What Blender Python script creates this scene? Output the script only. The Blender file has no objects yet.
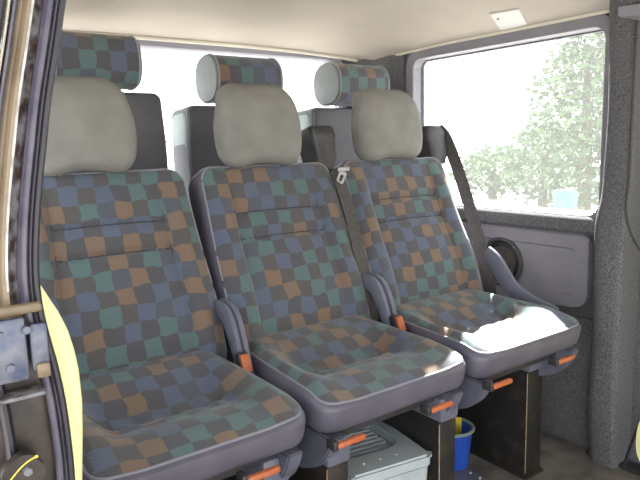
import bpy, bmesh, math, random
from mathutils import Vector, Matrix
random.seed(7)
sc = bpy.context.scene
col = sc.collection
PI = math.pi
# ------------------------------------------------------------------ camera
F_PX, YAW, PITCH, ROLL, EYE = 616.0, math.radians(35.6), math.radians(-8.7), math.radians(1.47), 1.1
CAM = Vector((0, 0, EYE))
FW = Vector((math.sin(YAW)*math.cos(PITCH), math.cos(YAW)*math.cos(PITCH), math.sin(PITCH)))
R0 = Vector((math.cos(YAW), -math.sin(YAW), 0)); U0 = R0.cross(FW)
RT = R0*math.cos(ROLL) - U0*math.sin(ROLL); UP = U0*math.cos(ROLL) + R0*math.sin(ROLL)
cd = bpy.data.cameras.new('camera'); cam = bpy.data.objects.new('camera', cd); col.objects.link(cam)
cd.sensor_width = 36; cd.lens = F_PX/640*36; cd.clip_start = .02; cd.clip_end = 300
M = Matrix((RT, UP, -FW)).transposed().to_4x4(); M.translation = CAM
cam.matrix_world = M
sc.camera = cam
def at(px, py, ax, val):                    # where the ray through a pixel meets a plane
    d = FW + RT*((px-320)/F_PX) - UP*((py-240)/F_PX)
    i = 'xyz'.index(ax)
    return CAM + d*((val-CAM[i])/d[i])

# ------------------------------------------------------------------ materials
def mat(name, colr=(.5,.5,.5), rough=.6, metal=0., spec=.5):
    m = bpy.data.materials.new(name); m.use_nodes = True
    b = m.node_tree.nodes['Principled BSDF']
    b.inputs['Base Color'].default_value = (*colr, 1); b.inputs['Roughness'].default_value = rough
    b.inputs['Metallic'].default_value = metal; b.inputs['Specular IOR Level'].default_value = spec
    return m
def N(m, t, **k):
    n = m.node_tree.nodes.new(t)
    for a, v in k.items(): setattr(n, a, v)
    return n
def L(m, a, b): m.node_tree.links.new(a, b)
def noisy(name, c1, c2, scale, rough=.6, bump=.0, bscale=None, detail=4., metal=0., lo=.35, hi=.65, spec=.5):
    m = mat(name, c1, rough, metal, spec); b = m.node_tree.nodes['Principled BSDF']
    tc = N(m, 'ShaderNodeTexCoord')
    nz = N(m, 'ShaderNodeTexNoise'); nz.inputs['Scale'].default_value = scale; nz.inputs['Detail'].default_value = detail
    L(m, tc.outputs['Object'], nz.inputs['Vector'])
    cr = N(m, 'ShaderNodeValToRGB'); cr.color_ramp.elements[0].position = lo; cr.color_ramp.elements[1].position = hi
    cr.color_ramp.elements[0].color = (*c1, 1); cr.color_ramp.elements[1].color = (*c2, 1)
    L(m, nz.outputs['Fac'], cr.inputs['Fac']); L(m, cr.outputs['Color'], b.inputs['Base Color'])
    if bump:
        n2 = N(m, 'ShaderNodeTexNoise'); n2.inputs['Scale'].default_value = bscale or scale; n2.inputs['Detail'].default_value = 3
        L(m, tc.outputs['Object'], n2.inputs['Vector'])
        bp = N(m, 'ShaderNodeBump'); bp.inputs['Strength'].default_value = bump; bp.inputs['Distance'].default_value = .01
        L(m, n2.outputs['Fac'], bp.inputs['Height']); L(m, bp.outputs['Normal'], b.inputs['Normal'])
    return m
def fabric_mat(name, cell=.046):
    m = mat(name, (.1,.1,.1), .9, 0, .15); nt = m.node_tree; b = nt.nodes['Principled BSDF']
    b.inputs['Sheen Weight'].default_value = .25; b.inputs['Sheen Roughness'].default_value = .5
    uv = N(m, 'ShaderNodeUVMap'); uv.uv_map = 'UVMap'
    oi = N(m, 'ShaderNodeObjectInfo')
    off = N(m, 'ShaderNodeVectorMath', operation='SCALE'); off.inputs[0].default_value = (3.1, 1.7, 0)
    L(m, oi.outputs['Random'], off.inputs['Scale'])
    add = N(m, 'ShaderNodeVectorMath', operation='ADD'); L(m, uv.outputs['UV'], add.inputs[0]); L(m, off.outputs[0], add.inputs[1])
    nz = N(m, 'ShaderNodeTexNoise'); nz.inputs['Scale'].default_value = 22; nz.inputs['Detail'].default_value = 1
    L(m, add.outputs[0], nz.inputs['Vector'])
    sub = N(m, 'ShaderNodeVectorMath', operation='SUBTRACT'); L(m, nz.outputs['Color'], sub.inputs[0]); sub.inputs[1].default_value = (.5,.5,.5)
    s2 = N(m, 'ShaderNodeVectorMath', operation='SCALE'); s2.inputs['Scale'].default_value = .022; L(m, sub.outputs[0], s2.inputs[0])
    a2 = N(m, 'ShaderNodeVectorMath', operation='ADD'); L(m, add.outputs[0], a2.inputs[0]); L(m, s2.outputs[0], a2.inputs[1])
    sk = N(m, 'ShaderNodeVectorMath', operation='SCALE'); sk.inputs['Scale'].default_value = 1/cell; L(m, a2.outputs[0], sk.inputs[0])
    fl = N(m, 'ShaderNodeVectorMath', operation='FLOOR'); L(m, sk.outputs[0], fl.inputs[0])
    sp = N(m, 'ShaderNodeSeparateXYZ'); L(m, fl.outputs[0], sp.inputs[0])
    cb = N(m, 'ShaderNodeCombineXYZ'); L(m, sp.outputs[0], cb.inputs[0]); L(m, sp.outputs[1], cb.inputs[1])
    wn = N(m, 'ShaderNodeTexWhiteNoise', noise_dimensions='2D'); L(m, cb.outputs[0], wn.inputs['Vector'])
    cr = N(m, 'ShaderNodeValToRGB'); r = cr.color_ramp; r.interpolation = 'CONSTANT'
    r.elements[0].position = 0; r.elements[0].color = (.098,.150,.155,1)
    r.elements[1].position = .36; r.elements[1].color = (.102,.120,.172,1)
    e = r.elements.new(.68); e.color = (.185,.130,.098,1)
    L(m, wn.outputs['Value'], cr.inputs['Fac'])
    cr2 = N(m, 'ShaderNodeValToRGB'); r = cr2.color_ramp; r.interpolation = 'CONSTANT'
    r.elements[0].position = 0; r.elements[0].color = (.086,.085,.096,1)
    r.elements[1].position = .55; r.elements[1].color = (.094,.090,.092,1)
    e = r.elements.new(.85); e.color = (.090,.098,.120,1)
    L(m, wn.outputs['Value'], cr2.inputs['Fac'])
    sm = N(m, 'ShaderNodeMath', operation='ADD'); L(m, sp.outputs[0], sm.inputs[0]); L(m, sp.outputs[1], sm.inputs[1])
    md = N(m, 'ShaderNodeMath', operation='FLOORED_MODULO'); L(m, sm.outputs[0], md.inputs[0]); md.inputs[1].default_value = 2
    gt = N(m, 'ShaderNodeMath', operation='GREATER_THAN'); L(m, md.outputs[0], gt.inputs[0]); gt.inputs[1].default_value = .5
    mx = N(m, 'ShaderNodeMix', data_type='RGBA'); L(m, gt.outputs[0], mx.inputs[0]); L(m, cr2.outputs[0], mx.inputs[6]); L(m, cr.outputs[0], mx.inputs[7])
    wv = N(m, 'ShaderNodeTexWave', bands_direction='DIAGONAL'); wv.inputs['Scale'].default_value = 70; wv.inputs['Distortion'].default_value = 1.5
    L(m, add.outputs[0], wv.inputs['Vector'])
    mr = N(m, 'ShaderNodeMapRange'); mr.inputs['To Min'].default_value = .91; mr.inputs['To Max'].default_value = 1.09; L(m, wv.outputs['Fac'], mr.inputs['Value'])
    hs = N(m, 'ShaderNodeMix', data_type='RGBA', blend_type='MULTIPLY'); hs.inputs[0].default_value = 1
    L(m, mx.outputs[2], hs.inputs[6]); L(m, mr.outputs[0], hs.inputs[7])
    L(m, hs.outputs[2], b.inputs['Base Color'])
    return m
MT = {}
MT['fabric'] = fabric_mat('checked_fabric')
MT['fabric_small'] = fabric_mat('checked_fabric_rear', .052)
MT['vinyl'] = noisy('blue_grey_vinyl', (.100,.094,.130), (.130,.121,.155), 9, .36, .05, 300)
MT['piping'] = mat('piping', (.22,.22,.27), .45)
MT['seam'] = mat('seam_thread', (.035,.035,.05), .8)
MT['plastic'] = noisy('blue_grey_plastic', (.12,.125,.17), (.14,.145,.19), 20, .45, .04, 400)
MT['greypl'] = noisy('grey_trim_plastic', (.215,.205,.235), (.24,.23,.26), 12, .5, .05, 350)
MT['headrest'] = noisy('light_grey_fabric', (.195,.190,.178), (.232,.226,.212), 14, .85, .12, 500)
MT['rearvinyl'] = noisy('rear_grey_vinyl', (.090,.088,.105), (.110,.108,.122), 11, .6, .05, 300)
MT['rearside'] = noisy('rear_lit_side_and_piping', (.22,.25,.25), (.26,.29,.29), 11, .55, .05, 300)  # paler tone paints the light on the backrest sides; also colours headrest piping
MT['bolster'] = noisy('grey_bolster_vinyl', (.15,.165,.165), (.19,.20,.20), 11, .6, .05, 300)
MT['black'] = noisy('black_plastic', (.025,.023,.027), (.045,.042,.046), 20, .45)
MT['web'] = noisy('belt_webbing', (.05,.045,.045), (.075,.068,.06), 90, .7)
MT['metal'] = mat('bright_metal', (.30,.30,.32), .35, .7)
MT['orange'] = noisy('orange_plastic', (.42,.095,.035), (.50,.14,.055), 30, .4)
MT['legs'] = noisy('worn_black_steel', (.016,.015,.014), (.06,.04,.024), 16, .5, .05, 60, 6, lo=.52, hi=.8)
MT['worn'] = noisy('bare_worn_edge', (.25,.15,.07), (.4,.33,.25), 60, .5)
MT['carpet'] = noisy('grey_carpet', (.070,.070,.076), (.215,.215,.225), 210, .95, .5, 320, 5, lo=.3, hi=.72, spec=.1)
MT['ceil'] = noisy('cream_headliner', (.44,.385,.335), (.50,.44,.385), 3, .9, .05, 250)
MT['creamtrim'] = mat('cream_trim', (.72,.68,.58), .6)
MT['floor'] = noisy('floor_vinyl', (.085,.08,.075), (.20,.18,.16), 10, .7, .1, 60, 6)
MT['lav'] = mat('window_surround', (.34,.33,.38), .5)
MT['rubber'] = mat('black_rubber', (.022,.02,.03), .42)
MT['rubgrey'] = noisy('dusty_rubber', (.065,.058,.085), (.10,.092,.12), 40, .4)
MT['paint'] = noisy('dirty_gold_paint', (.12,.088,.052), (.20,.150,.098), 22, .35, .03, 80, 8, lo=.4, hi=.58)
MT['paintdark'] = noisy('grimy_paint', (.035,.02,.015), (.17,.165,.18), 75, .4, .08, 120, 8, lo=.38, hi=.60)
MT['silver'] = noisy('pale_highlight', (.30,.29,.27), (.62,.6,.58), 60, .4)  # pale tone of the painted ridge highlight
MT['latch'] = noisy('latch_plate_metal', (.06,.08,.15), (.17,.175,.20), 45, .4, .05, 90, 6, metal=.3)
MT['grease'] = noisy('greasy_black_panel', (.012,.010,.009), (.06,.04,.032), 24, .4, .06, 60, 7, lo=.4, hi=.75)
MT['yellow'] = mat('yellow_paint', (.92,.90,.45), .4)
MT['boxpl'] = noisy('pale_blue_grey_plastic', (.38,.43,.46), (.44,.49,.52), 14, .45, .05, 200)
MT['blue'] = mat('blue_plastic', (.03,.10,.55), .35)
MT['rim'] = mat('grey_green_rim', (.22,.27,.24), .5)
MT['yel2'] = mat('yellow_tag', (.80,.62,.05), .5)
MT['white'] = mat('white_plastic', (.58,.57,.55), .5)
MT['cone'] = noisy('speaker_cone', (.05,.045,.04), (.09,.075,.06), 30, .7)
MT['rimspk'] = mat('speaker_rim', (.06,.06,.055), .45)
MT['stud'] = mat('pale_stud', (.55,.55,.52), .5)
MT['leaf'] = noisy('leaves', (.036,.095,.024), (.090,.165,.058), 1.6, .7)
MT['bark'] = mat('bark', (.14,.10,.07), .9)
MT['ground'] = noisy('pale_concrete', (.27,.26,.25), (.34,.33,.31), 2, .9)
MT['body'] = mat('van_paint', (.80,.74,.22), .4)
MT['tarp'] = mat('pale_blue_plastic', (.06,.19,.22), .5)
def glass_mat():
    m = bpy.data.materials.new('hazy_glass'); m.use_nodes = True; nt = m.node_tree; nt.nodes.clear()  # a small translucent share makes the glass hazy
    o = N(m, 'ShaderNodeOutputMaterial'); tr = N(m, 'ShaderNodeBsdfTransparent'); tr.inputs[0].default_value = (.93,.95,.95,1)
    di = N(m, 'ShaderNodeBsdfTranslucent'); di.inputs[0].default_value = (.9,.9,.9,1)
    gl = N(m, 'ShaderNodeBsdfGlossy'); gl.inputs['Roughness'].default_value = .02
    m1 = N(m, 'ShaderNodeMixShader'); m1.inputs[0].default_value = .02; L(m, tr.outputs[0], m1.inputs[1]); L(m, di.outputs[0], m1.inputs[2])
    m2 = N(m, 'ShaderNodeMixShader'); m2.inputs[0].default_value = .03; L(m, m1.outputs[0], m2.inputs[1]); L(m, gl.outputs[0], m2.inputs[2])
    L(m, m2.outputs[0], o.inputs[0]); return m
MT['glass'] = glass_mat()

# ------------------------------------------------------------------ builders
def obj(name, bm, m, parent=None, smooth=True, uvf=None, angle=40):
    me = bpy.data.meshes.new(name)
    bmesh.ops.recalc_face_normals(bm, faces=bm.faces)
    bm.to_mesh(me); bm.free()
    me.materials.append(MT[m])
    if smooth:
        for p in me.polygons: p.use_smooth = True
        me.set_sharp_from_angle(angle=math.radians(angle))
    o = bpy.data.objects.new(name, me); col.objects.link(o)
    if parent: o.parent = parent
    return o
def tag(o, label=None, cat=None, group=None, kind=None):
    if label: o['label'] = label
    if cat: o['category'] = cat
    if group: o['group'] = group
    if kind: o['kind'] = kind
    return o
def thing(name, label, cat, loc=(0,0,0), rz=0, group=None):
    o = bpy.data.objects.new(name, None); col.objects.link(o); o.empty_display_size = .05
    o.location = loc; o.rotation_euler = (0,0,rz)
    return tag(o, label, cat, group)
def struct(name, bm, m, label, cat, parent=None, **k):
    o = obj(name, bm, m, parent, **k)
    if parent is None: tag(o, label, cat, None, 'structure')
    return o
def loft(bm, rings, closed=True, cap=True, loop=False):
    vs = [[bm.verts.new(p) for p in r] for r in rings]
    n = len(vs[0]); m = len(vs)
    for i in range(m if loop else m-1):
        a, b = vs[i], vs[(i+1) % m]
        for j in range(n if closed else n-1):
            k = (j+1) % n
            bm.faces.new((a[j], a[k], b[k], b[j]))
    if cap and closed and not loop:
        bm.faces.new(list(reversed(vs[0]))); bm.faces.new(vs[-1])
    return bm
def tube(bm, pts, r, n=8, loop=False, flat=1., updir=None):
    pts = [Vector(p) for p in pts]; rings = []
    m = len(pts)
    for i, p in enumerate(pts):
        a = pts[(i-1) % m] if loop or i else p; b = pts[(i+1) % m] if loop or i < m-1 else p
        t = (b-a).normalized()
        u = Vector(updir) if updir else (Vector((0,0,1)) if abs(t.z) < .9 else Vector((0,1,0)))
        s = t.cross(u).normalized(); u = s.cross(t).normalized()
        rr = r[i] if isinstance(r, (list, tuple)) else r
        rings.append([p + s*math.cos(2*PI*k/n)*rr + u*math.sin(2*PI*k/n)*rr*flat for k in range(n)])
    return loft(bm, rings, loop=loop)
def ribbon(bm, pts, w, t, wdir):
    rings = []
    pts = [Vector(p) for p in pts]; m = len(pts)
    for i, p in enumerate(pts):
        tg = (pts[min(i+1, m-1)]-pts[max(i-1, 0)]).normalized()
        wd = Vector(wdir); wd = (wd - tg*wd.dot(tg)).normalized(); nd = tg.cross(wd)
        rings.append([p+wd*w/2+nd*t/2, p-wd*w/2+nd*t/2, p-wd*w/2-nd*t/2, p+wd*w/2-nd*t/2])
    return loft(bm, rings)
def box(bm, c, s, bev=0., seg=2, mtx=None):
    b2 = bmesh.new(); bmesh.ops.create_cube(b2, size=1)
    for v in b2.verts: v.co = Vector((v.co.x*s[0], v.co.y*s[1], v.co.z*s[2]))
    if bev: bmesh.ops.bevel(b2, geom=b2.edges[:], offset=bev, segments=seg, affect='EDGES', profile=.5)
    for v in b2.verts:
        v.co = (mtx @ v.co if mtx else v.co) + Vector(c)
    me = bpy.data.meshes.new('tmp'); b2.to_mesh(me); b2.free(); bm.from_mesh(me); bpy.data.meshes.remove(me)
    return bm
def rrect(w, h, R, n=8, cx=0, cy=0, step=None):
    pts = []
    R = max(min(R, w/2-1e-4, h/2-1e-4), 1e-4)
    for q, (sx, sy) in enumerate(((1,1),(-1,1),(-1,-1),(1,-1))):
        for k in range(n+1):
            a = PI/2*q + PI/2*k/n
            pts.append((cx+sx*(w/2-R)+R*math.cos(a), cy+sy*(h/2-R)+R*math.sin(a)))
    if step:                                            # fill the straight sides
        out = []
        for i, p in enumerate(pts):
            q = pts[(i+1) % len(pts)]; out.append(p)
            if i % (n+1) == n:
                d = math.hypot(q[0]-p[0], q[1]-p[1]); k = step[0] if i//(n+1) % 2 == 0 else step[1]
                out += [(p[0]+(q[0]-p[0])*j/k, p[1]+(q[1]-p[1])*j/k) for j in range(1, k)]
        pts = out
    return pts
def holed(outer, holes, f3, d):
    """a flat panel with openings, d thick; outer / holes are 2D loops, f3 lifts (a, b, depth) into space"""
    bm = bmesh.new()
    front, back = [], []
    for depth, store in ((0, front), (d, back)):
        edges = []
        for lp in [outer]+holes:
            vs = [bm.verts.new(f3(a, b, depth)) for a, b in lp]; store.append(vs)
            edges += [bm.edges.new((vs[i], vs[(i+1) % len(vs)])) for i in range(len(vs))]
        bmesh.ops.triangle_fill(bm, use_beauty=True, edges=edges)
    for a, b in zip(front, back):
        for i in range(len(a)):
            j = (i+1) % len(a); bm.faces.new((a[i], a[j], b[j], b[i]))
    return bm
def pad(w, h, t, R, r, fn, inner=24, cn=7, step=(18, 18), front_r=None):
    """rounded cushion: x across, v along, depth; returns vinyl body, fabric face and piping meshes"""
    prof = []                                            # (inset, depth) from the back centre to the front centre
    rf = front_r or r
    for k in range(5): prof.append((r*(1-math.sin(PI/2*k/4)), -t + r*(1-math.cos(PI/2*k/4))))
    for k in range(5): prof.append((rf*(1-math.cos(PI/2*k/4)), -rf + rf*math.sin(PI/2*k/4)))
    def ring(d): return rrect(w-2*d, h-2*d, max(R-d, .004), cn, 0, 0, step)
    bm = bmesh.new(); rings = []
    rings.append([(x*.02, v*.02, -t) for x, v in ring(r)]); rings.append([(x*.6, v*.6, -t) for x, v in ring(r)])
    for d, z in prof: rings.append([(x, v, z) for x, v in ring(d)])
    base = ring(rf)
    for k in range(1, inner+1):
        s = 1-k/inner*.995; rings.append([(x*s, v*s, 0) for x, v in base])
    loft(bm, [[fn(*p) for p in rg] for rg in rings])
    # fabric face
    fb = bmesh.new(); uvl = fb.loops.layers.uv.new('UVMap')
    fr = [[(x, v, -rf+rf*math.sin(PI/2*.62)+.0015) for x, v in ring(rf*(1-math.cos(PI/2*.62))-.001)],
          [(x, v, -rf+rf*math.sin(PI/2*.8)+.002) for x, v in ring(rf*(1-math.cos(PI/2*.8)))]]
    for k in range(0, inner+1):
        s = 1-k/inner*.995; fr.append([(x*s, v*s, .002) for x, v in base])
    src = {}
    vs = []
    for rg in fr:
        row = []
        for p in rg:
            bv = fb.verts.new(fn(*p)); src[bv] = p; row.append(bv)
        vs.append(row)
    n = len(vs[0])
    fs = []
    for i in range(len(vs)-1):
        for j in range(n):
            fs.append(fb.faces.new((vs[i][j], vs[i][(j+1) % n], vs[i+1][(j+1) % n], vs[i+1][j])))
    fs.append(fb.faces.new(vs[-1]))
    for f in fs:
        for l in f.loops: l[uvl].uv = (src[l.vert][0], src[l.vert][1])
    # piping
    pb = bmesh.new(); k = .58
    lp = [fn(x, v, -rf+rf*math.sin(PI/2*k)+.001) for x, v in ring(rf*(1-math.cos(PI/2*k)))]
    tube(pb, lp, .0032, 6, loop=True)
    return bm, fb, pb
def gauss(x, s): return math.exp(-(x/s)**2)
def smooth(a, b, x):
    t = max(0, min(1, (x-a)/(b-a))); return t*t*(3-2*t)
def copy_tree(o, parent=None):
    c = o.copy(); col.objects.link(c)
    if parent: c.parent = parent; c.matrix_parent_inverse = o.matrix_parent_inverse.copy()
    for ch in list(o.children): copy_tree(ch, c)
    return c

# ------------------------------------------------------------------ setting: ceiling, walls, floor
def zc(x, y):
    s = (x-1.06)/.94; t = max(0, (y-1.75)/.6)
    return 1.60 - .095*abs(s)**3*(1-.7*t*t) - .085*t*t - .03*smooth(.9, 1.0, s)*smooth(.7, 1, t)
bm = bmesh.new(); rows = []
for j in range(61):
    y = -1.4 + 3.75*j/60
    rows.append([(0.10+1.92*i/40, y, zc(.10+1.92*i/40, y)) for i in range(41)])
loft(bm, rows, closed=False)
top = [[(x, y, z+.06) for x, y, z in r] for r in rows]
loft(bm, top, closed=False)
ceiling = struct('ceiling', bm, 'ceil', 'cream fabric headliner arching over the seats', 'ceiling')
# two soft ribs where roof bows press against the headliner
bm = bmesh.new(); box(bm, (1.05, .5, -.01), (2.12, 3.8, .02)); floor_o = struct('floor', bm, 'floor', 'worn grey brown van floor', 'floor')

# right wall: carpeted panel with window opening; (a,b) = (y,z)
WIN = (1.150, 2.035, .84, 1.462)         # y0 y1 z0 z1
def loop_win(e, R, n=8):
    y0, y1, z0, z1 = WIN
    return rrect(y1-y0+2*e, z1-z0+2*e, R, n, (y0+y1)/2, (z0+z1)/2)
wr = holed([(-1.4, -.02), (2.40, -.02), (2.40, 1.56), (-1.4, 1.56)],
           [loop_win(.012, .06), rrect(.80, 1.30, .08, 6, .46, .80)], lambda a, b, d: (2.0+d, a, b), .05)
wall_right = struct('wall_right', wr, 'carpet', 'grey carpeted side wall of the van', 'wall', smooth=False)
# window frame: moulded ring standing proud
w1 = thing('window_1', 'large side window with grey plastic surround beside the third seat', 'window', (0,0,0)); w1['kind'] = 'structure'
def ring_frame(bm, spec, n=10):
    """spec: list of (grow, x) loops from outside to inside"""
    rings = []
    for e, x, R in spec: rings.append([(x, a, b) for a, b in loop_win(e, R, n)])
    return loft(bm, rings, cap=False)
bm = bmesh.new(); ring_frame(bm, [(.044,1.999,.075),(.044,1.986,.075),(.038,1.986,.07),(.010,1.988,.05),(.004,1.992,.045),(.0,2.045,.04),(.0,2.052,.04)])
obj('window_frame', bm, 'greypl', w1)
bm = bmesh.new(); ring_frame(bm, [(.002,2.040,.04),(-.004,2.041,.035),(-.006,2.046,.03),(-.006,2.052,.03)]); obj('rubber_seal', bm, 'rubgrey', w1)
bm = bmesh.new(); vs = [bm.verts.new((2.0495, a, b)) for a, b in loop_win(-.004, .04)]; bm.faces.new(vs)
r_ = bmesh.ops.extrude_face_region(bm, geom=bm.faces[:]); bmesh.ops.translate(bm, vec=(.004,0,0), verts=[g for g in r_['geom'] if isinstance(g, bmesh.types.BMVert)])
obj('glass', bm, 'glass', w1, smooth=False)

# door panel beyond the pillar on the right (closed front door)
bm = holed(rrect(.79, 1.29, .08, 6, .46, .80), [rrect(.60, .50, .06, 6, .46, 1.14)], lambda a, b, d: (2.012+d, a, b), .03)
d1 = struct('door_1', bm, 'body', 'yellow front door beyond the carpeted pillar', 'door', smooth=False)
bm = bmesh.new(); box(bm, (2.03, .46, 1.14), (.004, .62, .52)); obj('glass', bm, 'glass', d1)

# carpeted ledge roll under the window
bm = bmesh.new(); rings = []
for k in range(21):
    y = 1.10 + (2.30-1.10)*k/20
    rings.append([(2.01, y, .835), (1.985, y, .832), (1.968, y, .822), (1.960, y, .805), (1.960, y, .785), (1.972, y, .772), (2.01, y, .770)])
loft(bm, rings); struct('trim_1', bm, 'carpet', 'carpeted ledge below the side window', 'trim')
# grey plastic panel with raised border
outer = [(1.95,.772),(1.20,.772),(1.175,.768),(1.160,.752),(1.157,.725),(1.157,.56),(1.162,.535),(1.18,.515),(1.21,.505),(1.30,.500),(1.35,.492),(1.40,.470),(1.45,.44),(1.95,.42)]
inner = [(1.90,.715),(1.235,.715),(1.222,.712),(1.214,.704),(1.212,.69),(1.212,.575),(1.214,.562),(1.222,.555),(1.24,.552),(1.32,.546),(1.37,.534),(1.41,.512),(1.46,.485),(1.90,.47)]
def shrink(lp, k):
    cy = sum(p[0] for p in lp)/len(lp); cz = sum(p[1] for p in lp)/len(lp)
    return [(cy+(a-cy)*k[0], cz+(b-cz)*k[1]) for a, b in lp]
bm = bmesh.new()
loft(bm, [[(2.005,a,b) for a,b in outer], [(1.974,a,b) for a,b in outer], [(1.966,a,b) for a,b in shrink(outer,(.985,.965))],
          [(1.966,a,b) for a,b in shrink(inner,(1.02,1.05))], [(1.973,a,b) for a,b in inner]])
struct('trim_2', bm, 'greypl', 'grey moulded plastic side panel holding the speaker', 'trim', angle=25)
# speaker set in the panel
sp = thing('speaker', 'round black loudspeaker set in the grey plastic side panel', 'speaker', (1.973, 1.525, .630))
def lathe_x(prof, n=40):
    bm = bmesh.new()
    return loft(bm, [[(-d, r*math.cos(2*PI*k/n), r*math.sin(2*PI*k/n)) for k in range(n)] for r, d in prof])
obj('rim', lathe_x([(.098,-.004),(.098,.008),(.095,.013),(.088,.014),(.082,.010),(.079,.002),(.079,-.004)]), 'rimspk', sp)
obj('surround', lathe_x([(.080,.000),(.076,.006),(.070,.007),(.064,.002),(.062,-.004)]), 'rubber', sp)
obj('cone', lathe_x([(.064,.001),(.052,-.004),(.040,-.011),(.028,-.018),(.0265,-.019)]), 'cone', sp)
obj('dust_cap', lathe_x([(.028,-.019),(.026,-.012),(.019,-.006),(.010,-.003),(.001,-.002)]), 'rimspk', sp)
for k in range(4):
    a = PI/4+PI/2*k; bm = bmesh.new()
    bmesh.ops.create_cone(bm, cap_ends=True, segments=10, radius1=.005, radius2=.004, depth=.004, matrix=Matrix.Translation((-.0155, .0915*math.cos(a), .0915*math.sin(a))) @ Matrix.Rotation(-PI/2, 4, 'Y'))
    obj('screw', bm, 'metal', sp)
# carpeted pillar right of the window, bulging below the sill
bm = bmesh.new(); rings = []
def pill(z):
    y1 = 1.106 + .008*(1-smooth(.78, .92, z)) + .004*math.sin(z*9)
    x0 = 1.908 - .024*(1-smooth(.82, .95, z)) - .006*smooth(1.1,1.5,z)
    if z < .2: x0 += .02*(1-z/.2)
    y0 = 1.0 + .00*z
    r = .055
    pts = [(2.02, y1)]
    for k in range(13):
        a = PI/2*k/12; pts.append((x0+r-r*math.sin(a), y1-r+r*math.cos(a)))
    for k in range(4):
        a = PI/2*k/3; pts.append((x0+.02-.02*math.cos(a), y0+.02-.02*math.sin(a)))
    pts.append((2.02, y0))
    return [(x, y, z) for x, y in pts]
for k in range(60): rings.append(pill(-.0+1.53*k/59))
loft(bm, rings); struct('trim_3', bm, 'carpet', 'grey carpet covered pillar right of the side window', 'pillar')
# carpeted lower side, bowed in over the floor
bm = bmesh.new(); rings = []
for k in range(13):
    z = .47*k/12
    x = 1.972 - .022*math.sin(PI*min(1, z/.47)) if z < .42 else 1.955+.03*(z-.42)/.05
    rings.append([(x, 1.02+1.3*j/20, z) for j in range(21)] + [(2.01, 2.32, z), (2.01, 1.02, z)])
loft(bm, rings); struct('trim_4', bm, 'carpet', 'carpeted lower side wall behind the third seat', 'trim')
# door opening seal and yellow flange at the right edge of the view
sp_ = [(1.898,.998,1.5),(1.902,.998,1.2),(1.904,.998,1.0),(1.884,.993,.88),(1.880,.968,.80),(1.88,.935,.745),(1.88,.905,.62),(1.88,.885,.45),(1.88,.89,.30),(1.88,.91,.22),(1.88,.935,.13),(1.88,.95,.07),(1.88,.957,.03)]
def spline(pts, n):
    out = []
    P = [Vector(p) for p in pts]
    for i in range(len(P)-1):
        p0, p1, p2, p3 = P[max(i-1,0)], P[i], P[i+1], P[min(i+2,len(P)-1)]
        for k in range(n):
            t = k/n
            out.append(.5*((2*p1)+(p2-p0)*t+(2*p0-5*p1+4*p2-p3)*t*t+(3*p1-p0-3*p2+p3)*t**3))
    out.append(P[-1]); return out
bm = bmesh.new(); tube(bm, spline(sp_, 5), .0045, 8); struct('trim_5', bm, 'rubber', 'black rubber door seal on the right edge of the carpeted pillar', 'seal')
bm = bmesh.new(); ribbon(bm, spline([at(649,418,'x',1.87),at(644.5,428,'x',1.87),at(642.5,441,'x',1.87),at(643,453,'x',1.87),at(647,463,'x',1.87)], 6), .036, .01, (0,-1,.0))
struct('trim_6', bm, 'yellow', 'yellow painted flange by the floor at the right edge', 'trim')
# dark sill strip on the floor
bm = bmesh.new(); box(bm, (1.955, .72, .007), (.05, .80, .014), .004); struct('trim_7', bm, 'black', 'black sill strip along the foot of the carpeted wall', 'trim')

# rear wall with window; (a,b) = (x,z)
bm = holed([(.0,-.02),(2.05,-.02),(2.05,1.56),(.0,1.56)], [rrect(1.62,.70,.10,8,1.02,1.147)], lambda a, b, d: (a, 2.36+d, b), .04)
struct('wall_back', bm, 'carpet', 'rear end of the van around the back window', 'wall', smooth=False)
w2 = thing('window_2', 'wide rear window behind the back row', 'window'); w2['kind'] = 'structure'
bm = bmesh.new()
def lw2(e, R): return rrect(1.62+2*e, .70+2*e, R, 8, 1.02, 1.147)
loft(bm, [[(a,y,b) for a,b in lw2(e,R)] for e,y,R in ((.03,2.362,.12),(.03,2.345,.12),(.022,2.338,.11),(-.006,2.338,.10),(-.012,2.346,.095),(-.012,2.39,.09))], cap=False)
obj('window_frame', bm, 'lav', w2)
bm = bmesh.new(); box(bm, (1.02, 2.375, 1.147), (1.62, .004, .70)); obj('glass', bm, 'glass', w2, smooth=False)
# cream trim lip along the rear edge of the headliner
bm = bmesh.new(); pts = [(.12+1.84*k/40, 2.325, zc(.12+1.84*k/40, 2.33)-.004) for k in range(41)]
tube(bm, pts, .008, 8); struct('trim_8', bm, 'creamtrim', 'cream lip at the rear edge of the headliner', 'trim')
bm = bmesh.new(); pts = [(1.985, .98+1.22*k/30, zc(1.985, .98+1.22*k/30)-.002) for k in range(31)]
tube(bm, pts, .007, 8); struct('trim_9', bm, 'creamtrim', 'cream lip of the headliner above the side window', 'trim')
# rear corner pillar carpet
bm = bmesh.new(); rings = []
for k in range(20):
    z = .3 + 1.2*k/19
    rings.append([(2.01, 2.085, z), (1.985, 2.10, z), (1.975, 2.16, z), (1.955, 2.25, z), (1.90, 2.325, z), (1.86, 2.355, z), (2.01, 2.365, z)])
loft(bm, rings); struct('trim_10', bm, 'carpet', 'dark carpeted rear corner pillar', 'pillar')
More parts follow.
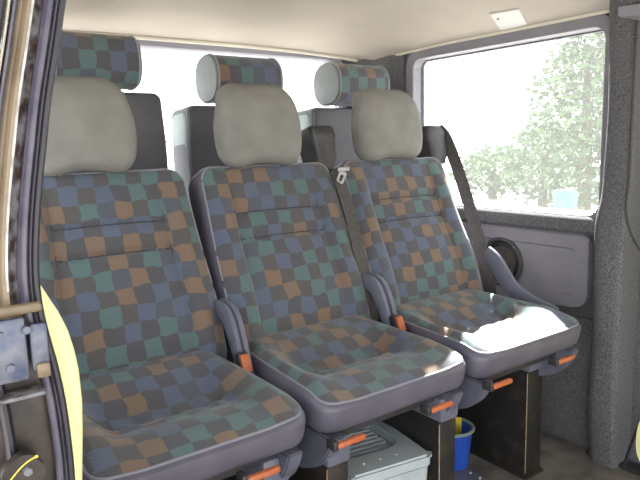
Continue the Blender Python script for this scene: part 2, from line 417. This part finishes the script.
# left wall (door side) behind the opening
bm = holed([(.66,-.02),(2.40,-.02),(2.40,1.56),(.66,1.56)], [rrect(1.25,.58,.08,6,1.55,1.14)], lambda a, b, d: (.06+d, a, b), .04)
struct('wall_left', bm, 'carpet', 'door side wall of the van behind the open doorway', 'wall', smooth=False)
w3 = thing('window_3', 'side window on the doorway side', 'window'); w3['kind'] = 'structure'
bm = bmesh.new(); box(bm, (.07, 1.55, 1.14), (.004, 1.26, .59)); obj('glass', bm, 'glass', w3, smooth=False)

# ------------------------------------------------------------------ doorway edge on the left
SEAL = [(-60,73),(0,66),(50,59),(100,51),(150,46),(200,41),(250,38.5),(290,39.5),(320,45),(350,54),(380,62.5),(430,70.5),(480,75.5),(530,77),(600,76),(720,72),(900,68)]
def seal_x(py):
    for (a, u), (b, w) in zip(SEAL, SEAL[1:]):
        if py <= b: t = (py-a)/(b-a); return u+(w-u)*t
    return SEAL[-1][1]
def smx(py): return sum(seal_x(py+d) for d in range(-24, 25, 6))/9
PY = list(range(-330, 1000, 14))
BASE = [(at(smx(max(py, -60)), py, 'y', .62)) for py in PY]
BASE = [b for b in BASE if b.z > .02 and b.z < 1.60]
PX = .62/ .62 * (at(60,200,'y',.62)-at(59,200,'y',.62)).x         # metres per pixel at the jamb
def jamb(bm, prof, z0=-9, z1=9):
    """sweep a profile (pixels left of the seal edge, depth in metres) along the doorway edge"""
    return loft(bm, [[(b.x+o*PX, b.y+d, b.z) for o, d in prof] for b in BASE if z0 <= b.z <= z1])
def circ(o, d, ro, rd, n=10): return [(o+ro*math.cos(2*PI*k/n), d+rd*math.sin(2*PI*k/n)) for k in range(n)]
bm = bmesh.new(); jamb(bm, circ(-4.5, .0, 4.8, .006)); jamb(bm, circ(-9, -.003, 1.8, .003, 8))
tr11 = struct('trim_11', bm, 'rubber', 'black rubber door seal curving down the left edge of the doorway', 'seal')
bm = bmesh.new(); jamb(bm, circ(-14.5, .001, 4.6, .005)); obj('seal_lip', bm, 'rubgrey', tr11)
bm = bmesh.new(); jamb(bm, [(-50,.012),(-46,.004),(-40,.002),(-36,-.003),(-31,-.005),(-28,.000),(-22,.004),(-16,.008),(-16,.03),(-50,.03)], .93)
tr12 = struct('trim_12', bm, 'paint', 'dirty cream and gold painted door pillar with rust specks', 'pillar', angle=20)
bm = bmesh.new(); jamb(bm, circ(-31.5, -.0045, 1.3, .0015, 6), .97); obj('highlight_bead', bm, 'silver', tr12)  # pale bead paints the highlight along the pillar ridge
bm = bmesh.new(); jamb(bm, [(-31,-.0055),(-27,-.001),(-22,.0025),(-18,.005),(-18,.012),(-31,.008)], .96); obj('grime_band', bm, 'paintdark', tr12)
bm = bmesh.new(); jamb(bm, circ(-19, .003, 1.8, .003, 8), .96); obj('sill_strip', bm, 'rubgrey', tr12)
bm = bmesh.new(); jamb(bm, circ(-47, .0, 2.2, .003, 8), .96); obj('gap_rubber', bm, 'rubgrey', tr12)
bm = bmesh.new(); jamb(bm, circ(-60, .004, 6, .008)); jamb(bm, [(-85,.02),(-62,.01),(-62,.03),(-85,.04)]); struct('trim_13', bm, 'rubber', 'outer black door rubber at the far left edge', 'seal')
bm = bmesh.new(); jamb(bm, circ(-52, .004, 1.8, .004, 8), 1.0); obj('cream_edge', bm, 'creamtrim', tr12)
# lower jamb below the latch, black with grease
bm = bmesh.new(); jamb(bm, [(-95,.012),(-60,.006),(-16,.008),(-16,.03),(-95,.03)], .0, .935)
tr14 = struct('trim_14', bm, 'grease', 'greasy black lower part of the door pillar', 'pillar', angle=20)
p0 = at(-30, 397, 'y', .61); p1 = at(45, 399, 'y', .61)
bm = bmesh.new(); box(bm, ((p0.x+p1.x)/2, .612, (p0.z+p1.z)/2), (abs(p1.x-p0.x), .022, .004), .001); obj('flange', bm, 'paintdark', tr14)
# latch plate
c = at(14, 350, 'y', .60)
lp = thing('latch_plate', 'blue grey metal door latch plate bolted to the left door pillar', 'latch', (c.x, .606, c.z))
bm = bmesh.new(); box(bm, (-.010, 0, -.002), (.044, .006, .060), .003); obj('plate', bm, 'latch', lp)
bm = bmesh.new(); box(bm, (.023, .003, -.004), (.016, .005, .046), .003); obj('side_flange', bm, 'latch', lp)
bm = bmesh.new(); box(bm, (-.004, -.003, .036), (.062, .010, .009), .003); obj('hinge_bar', bm, 'paint', lp)
bm = bmesh.new(); box(bm, (.024, -.001, -.026), (.012, .006, .014), .002); obj('catch', bm, 'paint', lp)
for dx, dz in ((-.011, .015), (-.004, -.017), (.012, .016)):
    bm = bmesh.new(); bmesh.ops.create_cone(bm, cap_ends=True, segments=6, radius1=.0045, radius2=.0038, depth=.004, matrix=Matrix.Translation((dx, -.005, dz)) @ Matrix.Rotation(PI/2, 4, 'X'))
    obj('bolt', bm, 'latch', lp)
# hinge cover with yellow smear
c = at(24, 474, 'y', .60)
hb = thing('hinge_bracket', 'black hinge bracket with yellow edge and bolt low on the left door pillar', 'bracket', (c.x, .604, c.z))
bm = bmesh.new(); pr = rrect(.034, .034, .012, 6); loft(bm, [[(a, -.006, b) for a, b in pr], [(a, .006, b) for a, b in pr]]); o = obj('bracket_body', bm, 'grease', hb); o.rotation_euler = (0, math.radians(-35), 0)
bm = bmesh.new(); tube(bm, [( -.021+.034*k/10, -.005, -.012+.026*math.sin(PI*.5*k/10)) for k in range(11)], .0014, 6); obj('yellow_edge', bm, 'yel2', hb)
bm = bmesh.new(); bmesh.ops.create_cone(bm, cap_ends=True, segments=6, radius1=.005, radius2=.004, depth=.005, matrix=Matrix.Translation((.003, -.0075, .003)) @ Matrix.Rotation(PI/2, 4, 'X')); obj('bolt', bm, 'latch', hb)
# yellow flange behind the seal
YE = [(281,37.5),(288,43),(300,50.5),(310,57.5),(330,68),(350,74.5),(370,79),(400,82.3),(430,83),(480,82.5),(560,81),(700,79),(900,78)]
def ye_x(py):
    for (a, u), (b, w) in zip(YE, YE[1:]):
        if py <= b: return u+(w-u)*(py-a)/(b-a)
    return YE[-1][1]
bm = bmesh.new(); rings = []
for py in list(range(281, 400, 5))+list(range(400, 900, 25)):
    a = at(smx(py)-9, py, 'y', .655); b = at(ye_x(py), py, 'y', .655)
    if a.z < .03: break
    if b.x < a.x+.002: b.x = a.x+.002
    rings.append([(a.x, .652, a.z), (b.x-.003, .652, b.z), (b.x, .656, b.z), (b.x-.002, .664, b.z), (a.x, .664, a.z)])
loft(bm, rings); struct('trim_15', bm, 'yellow', 'bright yellow flange inside the left door seal', 'trim')

# ------------------------------------------------------------------ ceiling items
def on_ceiling(px, py):
    d = FW + RT*((px-320)/F_PX) - UP*((py-240)/F_PX); t = .3
    while t < 6:
        p = CAM + d*t
        if p.z > zc(p.x, p.y): return p
        t += .002
    return CAM+d*2
q = [on_ceiling(*p) for p in ((490,13),(519,8),(527,23),(501,29))]
bm = bmesh.new(); dn = Vector((0,0,-.007))
loft(bm, [[p+Vector((0,0,.004)) for p in q], [p+dn*.8 for p in q], [(p*.9+sum(q, Vector())/4*.1)+dn for p in q]])
plate = tag(obj('ceiling_plate', bm, 'white'), 'small white plastic plate with a dark hole on the cream headliner', 'plate')
h = on_ceiling(498, 16.5); bm = bmesh.new(); bmesh.ops.create_uvsphere(bm, u_segments=10, v_segments=6, radius=.005, matrix=Matrix.Translation(h+dn)); obj('hole', bm, 'black', plate)
q = [at(px, py, 'x', 1.80) for px, py in ((617,7),(662,0),(664,13),(618,17))]
bm = bmesh.new(); loft(bm, [[p+Vector((0,0,0)) for p in q], [p+Vector((.14,.0,.0)) for p in q]]); bmesh.ops.bevel(bm, geom=bm.edges[:], offset=.003, segments=2, affect='EDGES')
tag(obj('corner_cover', bm, 'greypl'), 'grey plastic cover at the roof above the carpeted pillar', 'cover')

# ------------------------------------------------------------------ front seats
SY = 1.25                                  # seat origin in y; local y = world y - SY
def back_frame(lean, base):
    u = Vector((0, math.sin(lean), math.cos(lean))); f = Vector((0, -math.cos(lean), math.sin(lean)))
    return lambda x, v, t: Vector(base) + Vector((x, 0, 0)) + u*v + f*t
def hinge(t, x0, path, w0=.014, hh=.010):
    hb_ = bmesh.new(); path = spline([(0, a, b) for a, b in path], 4); rings = []
    for i, p in enumerate(path):
        q = i/(len(path)-1); w = w0+.010*math.sin(PI*min(1, q*1.1+.1))
        tg = (path[min(i+1, len(path)-1)]-path[max(i-1, 0)]).normalized(); nn = Vector((0, -tg.z, tg.y))
        if nn.z < 0: nn = -nn
        rings.append([Vector((x0+hh*cx, p.y-SY, p.z)) + nn*w*cy for cx, cy in ((-.7,-1),(.7,-1),(1,-.6),(1,.6),(.6,1),(-.6,1),(-1,.6),(-1,-.6))])
    loft(hb_, rings); return obj('hinge_cover', hb_, 'plastic', t)
def make_front_seat(name, label, group):
    t = thing(name, label, 'seat', (0, SY, 0), 0, group)
    # --- backrest
    W, H = .492, .585
    fr = back_frame(math.radians(21.5), (.010, 1.435-SY, .512))
    def fb(x, v, d):
        s = (v+H/2)/H                                    # 0 bottom .. 1 top
        k = 1 - .05*smooth(.3, 1, s)
        f = smooth(-.03, 0., d)
        ax = abs(x)
        bol = .022*smooth(.135, .185, ax)*(1-smooth(.19, .237, ax)*.8)*smooth(1.0, .75, s)
        bul = .012*math.cos(min(1, ax/.15)*PI/2)*math.sin(PI*min(1, s*1.05))
        gr = -.006*gauss(ax-.150, .007)*smooth(.03,.12,s)
        gr += -.010*gauss(s-.735, .013)*smooth(.16, .14, ax) - .012*gauss(s-.60, .013)*smooth(.16, .14, ax)
        lumb = .018*gauss(s-.28, .25)
        return fr(x*k, v+H/2, d + f*(bol+bul+gr+lumb))
    b1, b2, b3 = pad(W, H, .105, .055, .028, fb, 44, 8, (26, 26))
    back = obj('backrest', b1, 'vinyl', t); cov = obj('fabric_cover', b2, 'fabric', back); obj('piping', b3, 'piping', back)
    sb = bmesh.new()
    for s in (.735, .60): tube(sb, [fb(-.148+.296*k/16, (s-.5)*H, .0018) for k in range(17)], .0024, 5)
    for sx in (-1, 1): tube(sb, [fb(sx*.150, (-.44+.74*k/20)*H, .0005) for k in range(21)], .0018, 5)
    obj('seam', sb, 'seam', back)
    # --- headrest
    hf = back_frame(math.radians(6), (-.012, 1.600-SY, 1.042))
    def fh(x, v, d):
        s = (v+.129)/.258
        k = .95 + .10*smooth(0, .35, s) - .22*smooth(.45, 1.05, s)
        up = .014*gauss(x, .07)*smooth(.35, 0, s)
        return hf(x*k, v+.129+up, d + .009*(1-(x/.15)**2)*smooth(-.02, 0, d) - .03*smooth(.6, 1, s)**2)
    h1, h2, h3 = pad(.264, .258, .085, .050, .030, fh, 16, 8, (12, 12))
    h2.free()
    hr = obj('headrest', h1, 'headrest', t); hr['label'] = 'light grey headrest'
    h3.free()
    sb = bmesh.new(); tube(sb, [fh(x, v, -.018) for x, v in rrect(.254, .248, .046, 8, 0, 0, (12, 12))], .0016, 5, loop=True); obj('seam', sb, 'headrest', hr)
    for sx in (-.06, .06):
        pb = bmesh.new(); tube(pb, [hf(sx, -.05, -.05), hf(sx, .05, -.05)], .006, 8); obj('headrest_post', pb, 'metal', t)
    # --- cushion: x across, v from back (+) to front (-), d up
    CW, CL = .478, .455
    def fc(x, v, d):
        s = (v+CL/2)/CL                                  # 0 front .. 1 back
        ax = abs(x)
        f = smooth(-.05, 0, d)
        k = 1 - .09*s*s
        mid = smooth(.215, .12, ax)
        dip = -.040*gauss(s-.50, .17)*mid - .006*mid
        crease = -.012*gauss(s-.43-.18*(x/.2)**2, .020)*mid + .010*gauss(s-.40-.18*(x/.2)**2, .05)*mid
        rear = .020*smooth(.55, .95, s)*mid
        nose = -.016*smooth(.22, 0, s)
        wr = .0022*math.sin(x*95+s*9)*gauss(s-.47, .10)*mid
        side = .010*smooth(.13, .19, ax)*smooth(0.05, .3, s)*(1-smooth(.2,.226,ax))
        z = .555 + d + f*(dip+crease+rear+side+wr) + nose*f + .012*s
        if d < -.06: z += .02*s
        return Vector((x*k, 1.022-SY + (v+CL/2) + .012*smooth(0, -.09, d)*(1-s) , z))
    c1, c2, c3 = pad(CW, CL, .102, .050, .034, fc, 48, 8, (26, 26))
    cu = obj('seat_cushion', c1, 'vinyl', t); obj('fabric_cover', c2, 'fabric', cu); obj('piping', c3, 'piping', cu)
    # --- side valances under the cushion
    for sx in (-1, 1):
        vb = bmesh.new()
        pr = [(1.035,.452),(1.045,.425),(1.065,.392),(1.10,.360),(1.16,.332),(1.24,.318),(1.33,.316),(1.42,.330),(1.46,.36),(1.47,.46)]
        for i in range(1): pass
        loft(vb, [[(sx*.215, y-SY, z) for y, z in pr], [(sx*.175, y-SY, z) for y, z in pr]])
        bmesh.ops.bevel(vb, geom=vb.edges[:], offset=.004, segments=2, affect='EDGES')
        obj('side_valance', vb, 'plastic', t, angle=35)
    # --- under-seat frame
    ub = bmesh.new(); box(ub, (0, 1.26-SY, .435), (.36, .34, .03), .004); obj('seat_frame', ub, 'black', t)
    # --- slide levers
    for lx in (-.185, .095):
        lb = bmesh.new(); box(lb, (lx, 1.004-SY, .455), (.076, .014, .013), .004); lv = obj('slide_lever', lb, 'orange', t); lv['label'] = 'orange slide lever'
        kb = bmesh.new(); box(kb, (lx-.042, 1.014-SY, .456), (.014, .03, .022), .003); obj('lever_mount', kb, 'black', lv)
    # --- hinge covers between backrest and cushion
    for sx in (-1, 1): hinge(t, sx*.241, [(1.53,.665),(1.47,.675),(1.42,.66),(1.388,.61),(1.365,.56),(1.345,.50)])
    return t
def add_legs(t, xs, dl=.34, wl=.075):
    for x, y in xs:
        lb = bmesh.new(); box(lb, (x, y+dl/2-SY, .21), (wl, dl, .42), .004); lg = obj('leg', lb, 'legs', t)
        wb = bmesh.new(); tube(wb, [(x-wl/2-.0005, y-SY-.0005, .02), (x-wl/2-.0005, y-SY-.0005, .36)], .0016, 5); obj('worn_edge', wb, 'worn', lg)
        fb = bmesh.new(); box(fb, (x, y+dl/2-SY, .006), (wl+.012, dl+.02, .012), .003); obj('foot_plate', fb, 'legs', lg)
        pb = bmesh.new(); box(pb, (x, y+.10-SY, .40), (wl+.009, .22, .07), .012); obj('top_bracket', pb, 'plastic', lg)
def add_buckle(t, x=-.268):
    bb = bmesh.new(); mt = Matrix.Rotation(math.radians(-24), 4, 'X')
    box(bb, (x, 1.330-SY, .560), (.030, .026, .062), .006, 2, mt); bk = obj('seat_belt_buckle', bb, 'black', t)
    pb = bmesh.new(); box(pb, (x, 1.315-SY, .566), (.024, .010, .046), .003, 2, mt); o = obj('button', pb, 'orange', bk); o['label'] = 'orange buckle button'
    sb = bmesh.new(); box(sb, (x, 1.357-SY, .505), (.016, .014, .10), .004, 2, mt); obj('stalk', sb, 'black', bk)
def add_guide(t):
    gb = bmesh.new(); lean = math.radians(17)
    g = back_frame(lean, (.240, 1.675-SY, 1.0))
    rings = []
    for v, w, d0, d1, dx in ((.012,.070,-.05,.035,-.008),(.05,.084,-.055,.045,.000),(.115,.096,-.055,.047,0),(.122,.102,-.06,.052,0),(.150,.102,-.06,.052,-.002),(.160,.092,-.055,.044,-.002)):
        rings.append([g(dx+px*w*1.0, v, (d0+d1)/2+py*(d1-d0)) for px, py in rrect(1, 1, .16, 3)])
    loft(gb, rings); gd = obj('belt_guide', gb, 'black', t)
    return gd
GRP = 'checked front row seats'
seatL = make_front_seat('van_seat', 'checked fabric seat nearest the doorway, beside the yellow flange and left door seal', GRP)
seats = [seatL]
lab = {1: 'middle checked fabric seat of the front row, above the pale grey plastic box',
       2: 'checked fabric seat beside the side window and speaker, sunlight on its cushion'}
for i, cx in ((1, .963), (2, 1.478)):
    c = copy_tree(seatL); c.location.x = cx+(.010,.014,.024)[i]; c.scale.x = (1,1.02,1.05)[i]; c['label'] = lab[i]; seats.append(c)
seatL.location.x = .470
for ch in seatL.children:
    if ch.name.startswith('headrest'): ch.location.x -= .018
add_legs(seats[0], [(-.17, 1.085), (.17, 1.085)], .24, .062)
add_legs(seats[1], [(-.170, 1.075), (.194, 1.075)], .24, .062)
add_legs(seats[2], [(.158, 1.15)], .34, .078)
for ch in [c for c in seats[2].children if c.name.startswith('hinge_cover') and c.data.vertices[0].co.x > 0]: bpy.data.objects.remove(ch)
hinge(seats[2], .258, [(1.44,.705),(1.40,.675),(1.36,.625),(1.315,.582),(1.24,.555),(1.15,.535)], .020)
add_buckle(seats[1]); add_buckle(seats[2], -.258)
# seat belts
def add_belt(t, side_pts, tongue=None):
    gd = add_guide(t); cx = t.location.x
    wb = bmesh.new(); ribbon(wb, spline([(x-cx, y-SY, z) for x, y, z in side_pts], 5), .046, .003, (1, .0, 0) if tongue else (.35, -1, .25)); obj('webbing', wb, 'web', t)
    if tongue:
        x, y, z = tongue[0]-cx, tongue[1]-SY, tongue[2]
        hl = rrect(.030, .040, .006, 3); ho = [(0, 0)]
        mt = Matrix.Translation((x, y, z)) @ Matrix.Rotation(math.radians(28), 4, 'Y')
        tb = holed(hl, [rrect(.012, .022, .004, 3, 0, -.003)], lambda a, b, d: mt @ Vector((a, d, b)), .003)
        box(tb, mt @ Vector((-.004, .001, .026)), (.046, .006, .014), .002)
        tg = obj('tongue', tb, 'metal', t, smooth=False); tg['label'] = 'silver belt tongue'
add_belt(seats[1], [(1.212,1.612,1.022),(1.218,1.600,1.0),(1.225,1.555,.90),(1.222,1.50,.76),(1.22,1.45,.62),(1.22,1.43,.50)], (1.221, 1.583, .998))
add_belt(seats[2], [(1.766,1.690,1.156),(1.787,1.670,1.120),(1.797,1.624,1.019),(1.800,1.573,0.896),(1.800,1.517,0.754),(1.800,1.471,0.611),(1.797,1.435,0.489)])

# ------------------------------------------------------------------ rear seats
RY = 2.10
def make_rear_seat(label, group):
    t = thing('rear_seat', label, 'seat', (0, RY, 0), 0, group)
    W, H = .472, .80
    fr = back_frame(math.radians(3), (0, -.02, .46))
    def fb(x, v, d): return fr(x*(1-.03*smooth(.2,.4,v)), v+H/2, d)
    b1, b2, b3 = pad(W, H, .17, .03, .02, fb, 10, 6, (10, 12))
    b2.free()
    bk = obj('backrest', b1, 'rearvinyl', t)
    obj('piping', b3, 'rearvinyl', bk)
    for sx in (-1, 1):
        sb = bmesh.new()
        loft(sb, [[fb(sx*(W/2+.001), v*(1-e), d) for v, d in rrect(H-.05, .125, .03, 5, 0, -.088)] if e == 0 else [fb(sx*(W/2+.004), v, d) for v, d in rrect(H-.06, .115, .026, 5, 0, -.088)] for e in (0, 1)])
        s_ = obj('lit_side_panel', sb, 'rearside', bk); s_['label'] = 'backrest side painted pale grey as if lit'
    # bolster headrest
    hz, hd, r = 1.355, .055, .082
    def ring(x, k):
        return [(x, hd-.01+.092*k*math.copysign(abs(math.cos(a))**.8, math.cos(a)), hz+.086*k*math.copysign(abs(math.sin(a))**.8, math.sin(a))) for a in [2*PI*j/32 for j in range(32)]]
    hb_ = bmesh.new(); loft(hb_, [ring(x, k) for x, k in ((-.143,.88),(-.1425,.95),(-.138,.985),(-.133,.99),(.133,.99),(.138,.985),(.1425,.95),(.143,.88))])
    hr = obj('headrest', hb_, 'bolster', t)
    cb = bmesh.new(); uvl = cb.loops.layers.uv.new('UVMap')
    rows = [[cb.verts.new(p) for p in ring(-.132+.264*i/12, 1.012)] for i in range(13)]
    for i in range(12):
        for j in range(32):
            f = cb.faces.new((rows[i][j], rows[i][(j+1) % 32], rows[i+1][(j+1) % 32], rows[i+1][j]))
            for l, (a, b) in zip(f.loops, ((i,j),(i,j+1),(i+1,j+1),(i+1,j))): l[uvl].uv = (.023*a, .0175*b)
    obj('fabric_cover', cb, 'fabric_small', hr)
    for sx in (-1, 1):
        pb = bmesh.new(); tube(pb, ring(sx*.132, 1.012), .003, 6, loop=True, updir=(1,0,0)); obj('piping', pb, 'rearside', hr)
    for sx in (-.06, .06):
        pb = bmesh.new(); tube(pb, [(sx, hd, 1.23), (sx, hd, 1.30)], .006, 8); obj('headrest_post', pb, 'metal', t)
    c = bmesh.new(); box(c, (0, -.17, .44), (.44, .30, .11), .03, 4); obj('seat_cushion', c, 'rearvinyl', t)
    c = bmesh.new(); box(c, (0, -.06, .20), (.36, .30, .40), .01); obj('seat_base', c, 'legs', t)
    return t
RG = 'rear row seats'
rear = make_rear_seat('rear row seat with checked headrest, behind the grey headrest of the seat nearest the doorway', RG)
for cx, l in ((1.176, 'rear row seat with checked headrest, behind the middle front headrest'), (1.728, 'rear row seat with checked headrest, in the corner beside the side window')):
    c = copy_tree(rear); c.location.x = cx; c['label'] = l
rear.location = (.622, RY, .040)

# ------------------------------------------------------------------ under the seats
bx = thing('plastic_box', 'pale grey plastic box with slatted recessed top under the middle seat', 'box', (1.020, 1.245, 0), math.radians(-9))
BW, BD, BH = .255, .30, .285
bm = holed(rrect(BW, BD, .02, 5), [rrect(BW-.07, BD-.13, .04, 6, -.012, .025)], lambda a, b, d: (a, b, BH-d), .03)
bmesh.ops.bevel(bm, geom=[e for e in bm.edges if all(abs(v.co.z-BH) < 1e-5 for v in e.verts) and len(e.link_faces) == 2 and abs(e.link_faces[0].normal.dot(e.link_faces[1].normal)) < .5], offset=.006, segments=2, affect='EDGES')
obj('lid', bm, 'boxpl', bx, angle=30)
bm = bmesh.new(); loft(bm, [[(a, b, z) for a, b in rrect(w, d, .02, 5)] for w, d, z in ((BW-.035, BD-.035, .0), (BW-.008, BD-.008, BH-.034))])
bo = obj('body', bm, 'boxpl', bx)
bm = bmesh.new(); box(bm, (.0, -BD/2+.014, .14), (.15, .02, .16), .006); obj('front_panel', bm, 'boxpl', bo)
bm = bmesh.new(); box(bm, (-.012, .025, BH-.026), (BW-.06, BD-.12, .008)); obj('tray', bm, 'boxpl', bx)
for k in range(7):
    bm = bmesh.new(); box(bm, (-.012, -.045+.021*k, BH-.018), (BW-.09, .008, .010), .002); obj('slat', bm, 'boxpl', bx)
for k in range(3):
    bm = bmesh.new(); bmesh.ops.create_cone(bm, cap_ends=True, segments=10, radius1=.004, radius2=.003, depth=.003, matrix=Matrix.Translation((-.06+.05*k, -BD/2+.045, BH+.001))); obj('stud', bm, 'white', bx)
# bucket
bk = thing('bucket', 'small blue plastic bucket with grey rim on the floor between the seat legs', 'bucket', (1.492, 1.345, .0))
bm = bmesh.new(); n = 28
loft(bm, [[(r*math.cos(2*PI*k/n), r*math.sin(2*PI*k/n), z) for k in range(n)] for r, z in ((.050,0),(.053,.004),(.068,.15),(.070,.152),(.066,.152),(.050,.008),(.002,.007))])
bkb = obj('body', bm, 'blue', bk)
bm = bmesh.new(); tube(bm, [(.070*math.cos(2*PI*k/n), .070*math.sin(2*PI*k/n), .150) for k in range(n)], .006, 8, loop=True, updir=(0,0,1)); obj('rim', bm, 'rim', bk)
bm = bmesh.new(); box(bm, (.0495, .0152, .125), (.020, .004, .075), .001, 1, Matrix.Rotation(-.9, 4, 'Z')); o = obj('tag', bm, 'yel2', bk); o['label'] = 'yellow tag'
# floor track with studs
ft = thing('floor_track', 'dark floor track with a row of pale studs in front of the blue bucket', 'track', (1.452, 1.22, 0))
bm = bmesh.new(); box(bm, (0, 0, .010), (.10, .40, .020), .004); obj('rail', bm, 'plastic', ft)
for k in range(9):
    bm = bmesh.new(); bmesh.ops.create_cone(bm, cap_ends=True, segments=10, radius1=.0045, radius2=.0035, depth=.004, matrix=Matrix.Translation((.036, -.16+.04*k, .0215))); obj('stud', bm, 'stud', ft)

# ------------------------------------------------------------------ outside
bm = bmesh.new(); box(bm, (5, 5, -.62), (140, 140, .2)); struct('ground', bm, 'ground', 'pale sunlit ground outside the van', 'ground')
def tree(loc, rx, rz, zc_, n, seed, label, name='tree', size=.14):
    rd = random.Random(seed)
    t = thing(name, label, 'tree' if name == 'tree' else 'bush', (loc[0], loc[1], -.52), 0, 'trees outside the van windows')
    bm = bmesh.new()
    for i in range(n):
        while True:
            p = Vector((rd.uniform(-1,1), rd.uniform(-1,1), rd.uniform(-1,1)))
            if .25 < p.length < 1: break
        k = 1 - .35*max(0, p.z)
        c = Vector((p.x*rx*k, p.y*rx*k, zc_+p.z*rz)) + Vector((rd.gauss(0,.08), rd.gauss(0,.08), rd.gauss(0,.08)))
        a = Vector((rd.gauss(0,1), rd.gauss(0,1), rd.gauss(0,1))).normalized(); b = a.orthogonal().normalized(); s = size*rd.uniform(.6, 1.4)
        vs = [bm.verts.new(c+a*s), bm.verts.new(c+b*s*.5), bm.verts.new(c-a*s), bm.verts.new(c-b*s*.5)]; bm.faces.new(vs)
    obj('foliage', bm, 'leaf', t, smooth=False)
    bm = bmesh.new(); tube(bm, [(0,0,0),(.03,.02,zc_*.6),(0,.05,zc_+rz*.5)], [.14,.11,.04], 8); obj('trunk', bm, 'bark', t)
tree((10.3, 6.2), .95, 1.9, 2.2, 4200, 3, 'tall loose tree outside, right part of the side window', size=.085)
tree((12.6, 8.6), 1.0, 1.0, 1.1, 2600, 5, 'shorter tree outside, just left of the tall loose tree', size=.09)
tree((14.5, 11.6), 1.3, .7, .8, 1800, 8, 'low bush outside, seen just right of the belt of the third seat', 'bush', .10)
tree((3.6, 15.0), 2.2, 1.6, 2.0, 3000, 11, 'tree outside, seen through the rear window', size=.13)
bn = thing('garden_bin', 'pale blue container outside by the tall loose tree', 'bin', (8.4, 5.36, -.52))
bm = bmesh.new(); loft(bm, [[(a, b, z) for a, b in rrect(w, w, .06, 4)] for w, z in ((.24,0),(.28,.78))]); obj('body', bm, 'tarp', bn)
bm = bmesh.new(); loft(bm, [[(a, b, z) for a, b in rrect(w, w, .06, 4)] for w, z in ((.31,.78),(.31,.82),(.24,.87))]); obj('lid', bm, 'tarp', bn)

# ------------------------------------------------------------------ light
w = bpy.data.worlds.new('sky'); sc.world = w; w.use_nodes = True
bg = w.node_tree.nodes['Background']; bg.inputs[0].default_value = (.95,.98,1,1); bg.inputs[1].default_value = 3.0
sd = bpy.data.lights.new('sun', 'SUN'); sd.energy = 52; sd.angle = math.radians(.6); sd.color = (1,.96,.90)
so = bpy.data.objects.new('sun', sd); col.objects.link(so)
so.rotation_euler = Vector((1,.93,.93)).to_track_quat('Z', 'Y').to_euler(); so.location = (6,5,7)
vs_ = sc.view_settings; vs_.view_transform = 'Standard'; vs_.look = 'None'; vs_.gamma = 1; vs_.exposure = 0.25; vs_.use_curve_mapping = False
sc.cycles.max_bounces = 10; sc.cycles.diffuse_bounces = 6; sc.cycles.transparent_max_bounces = 16
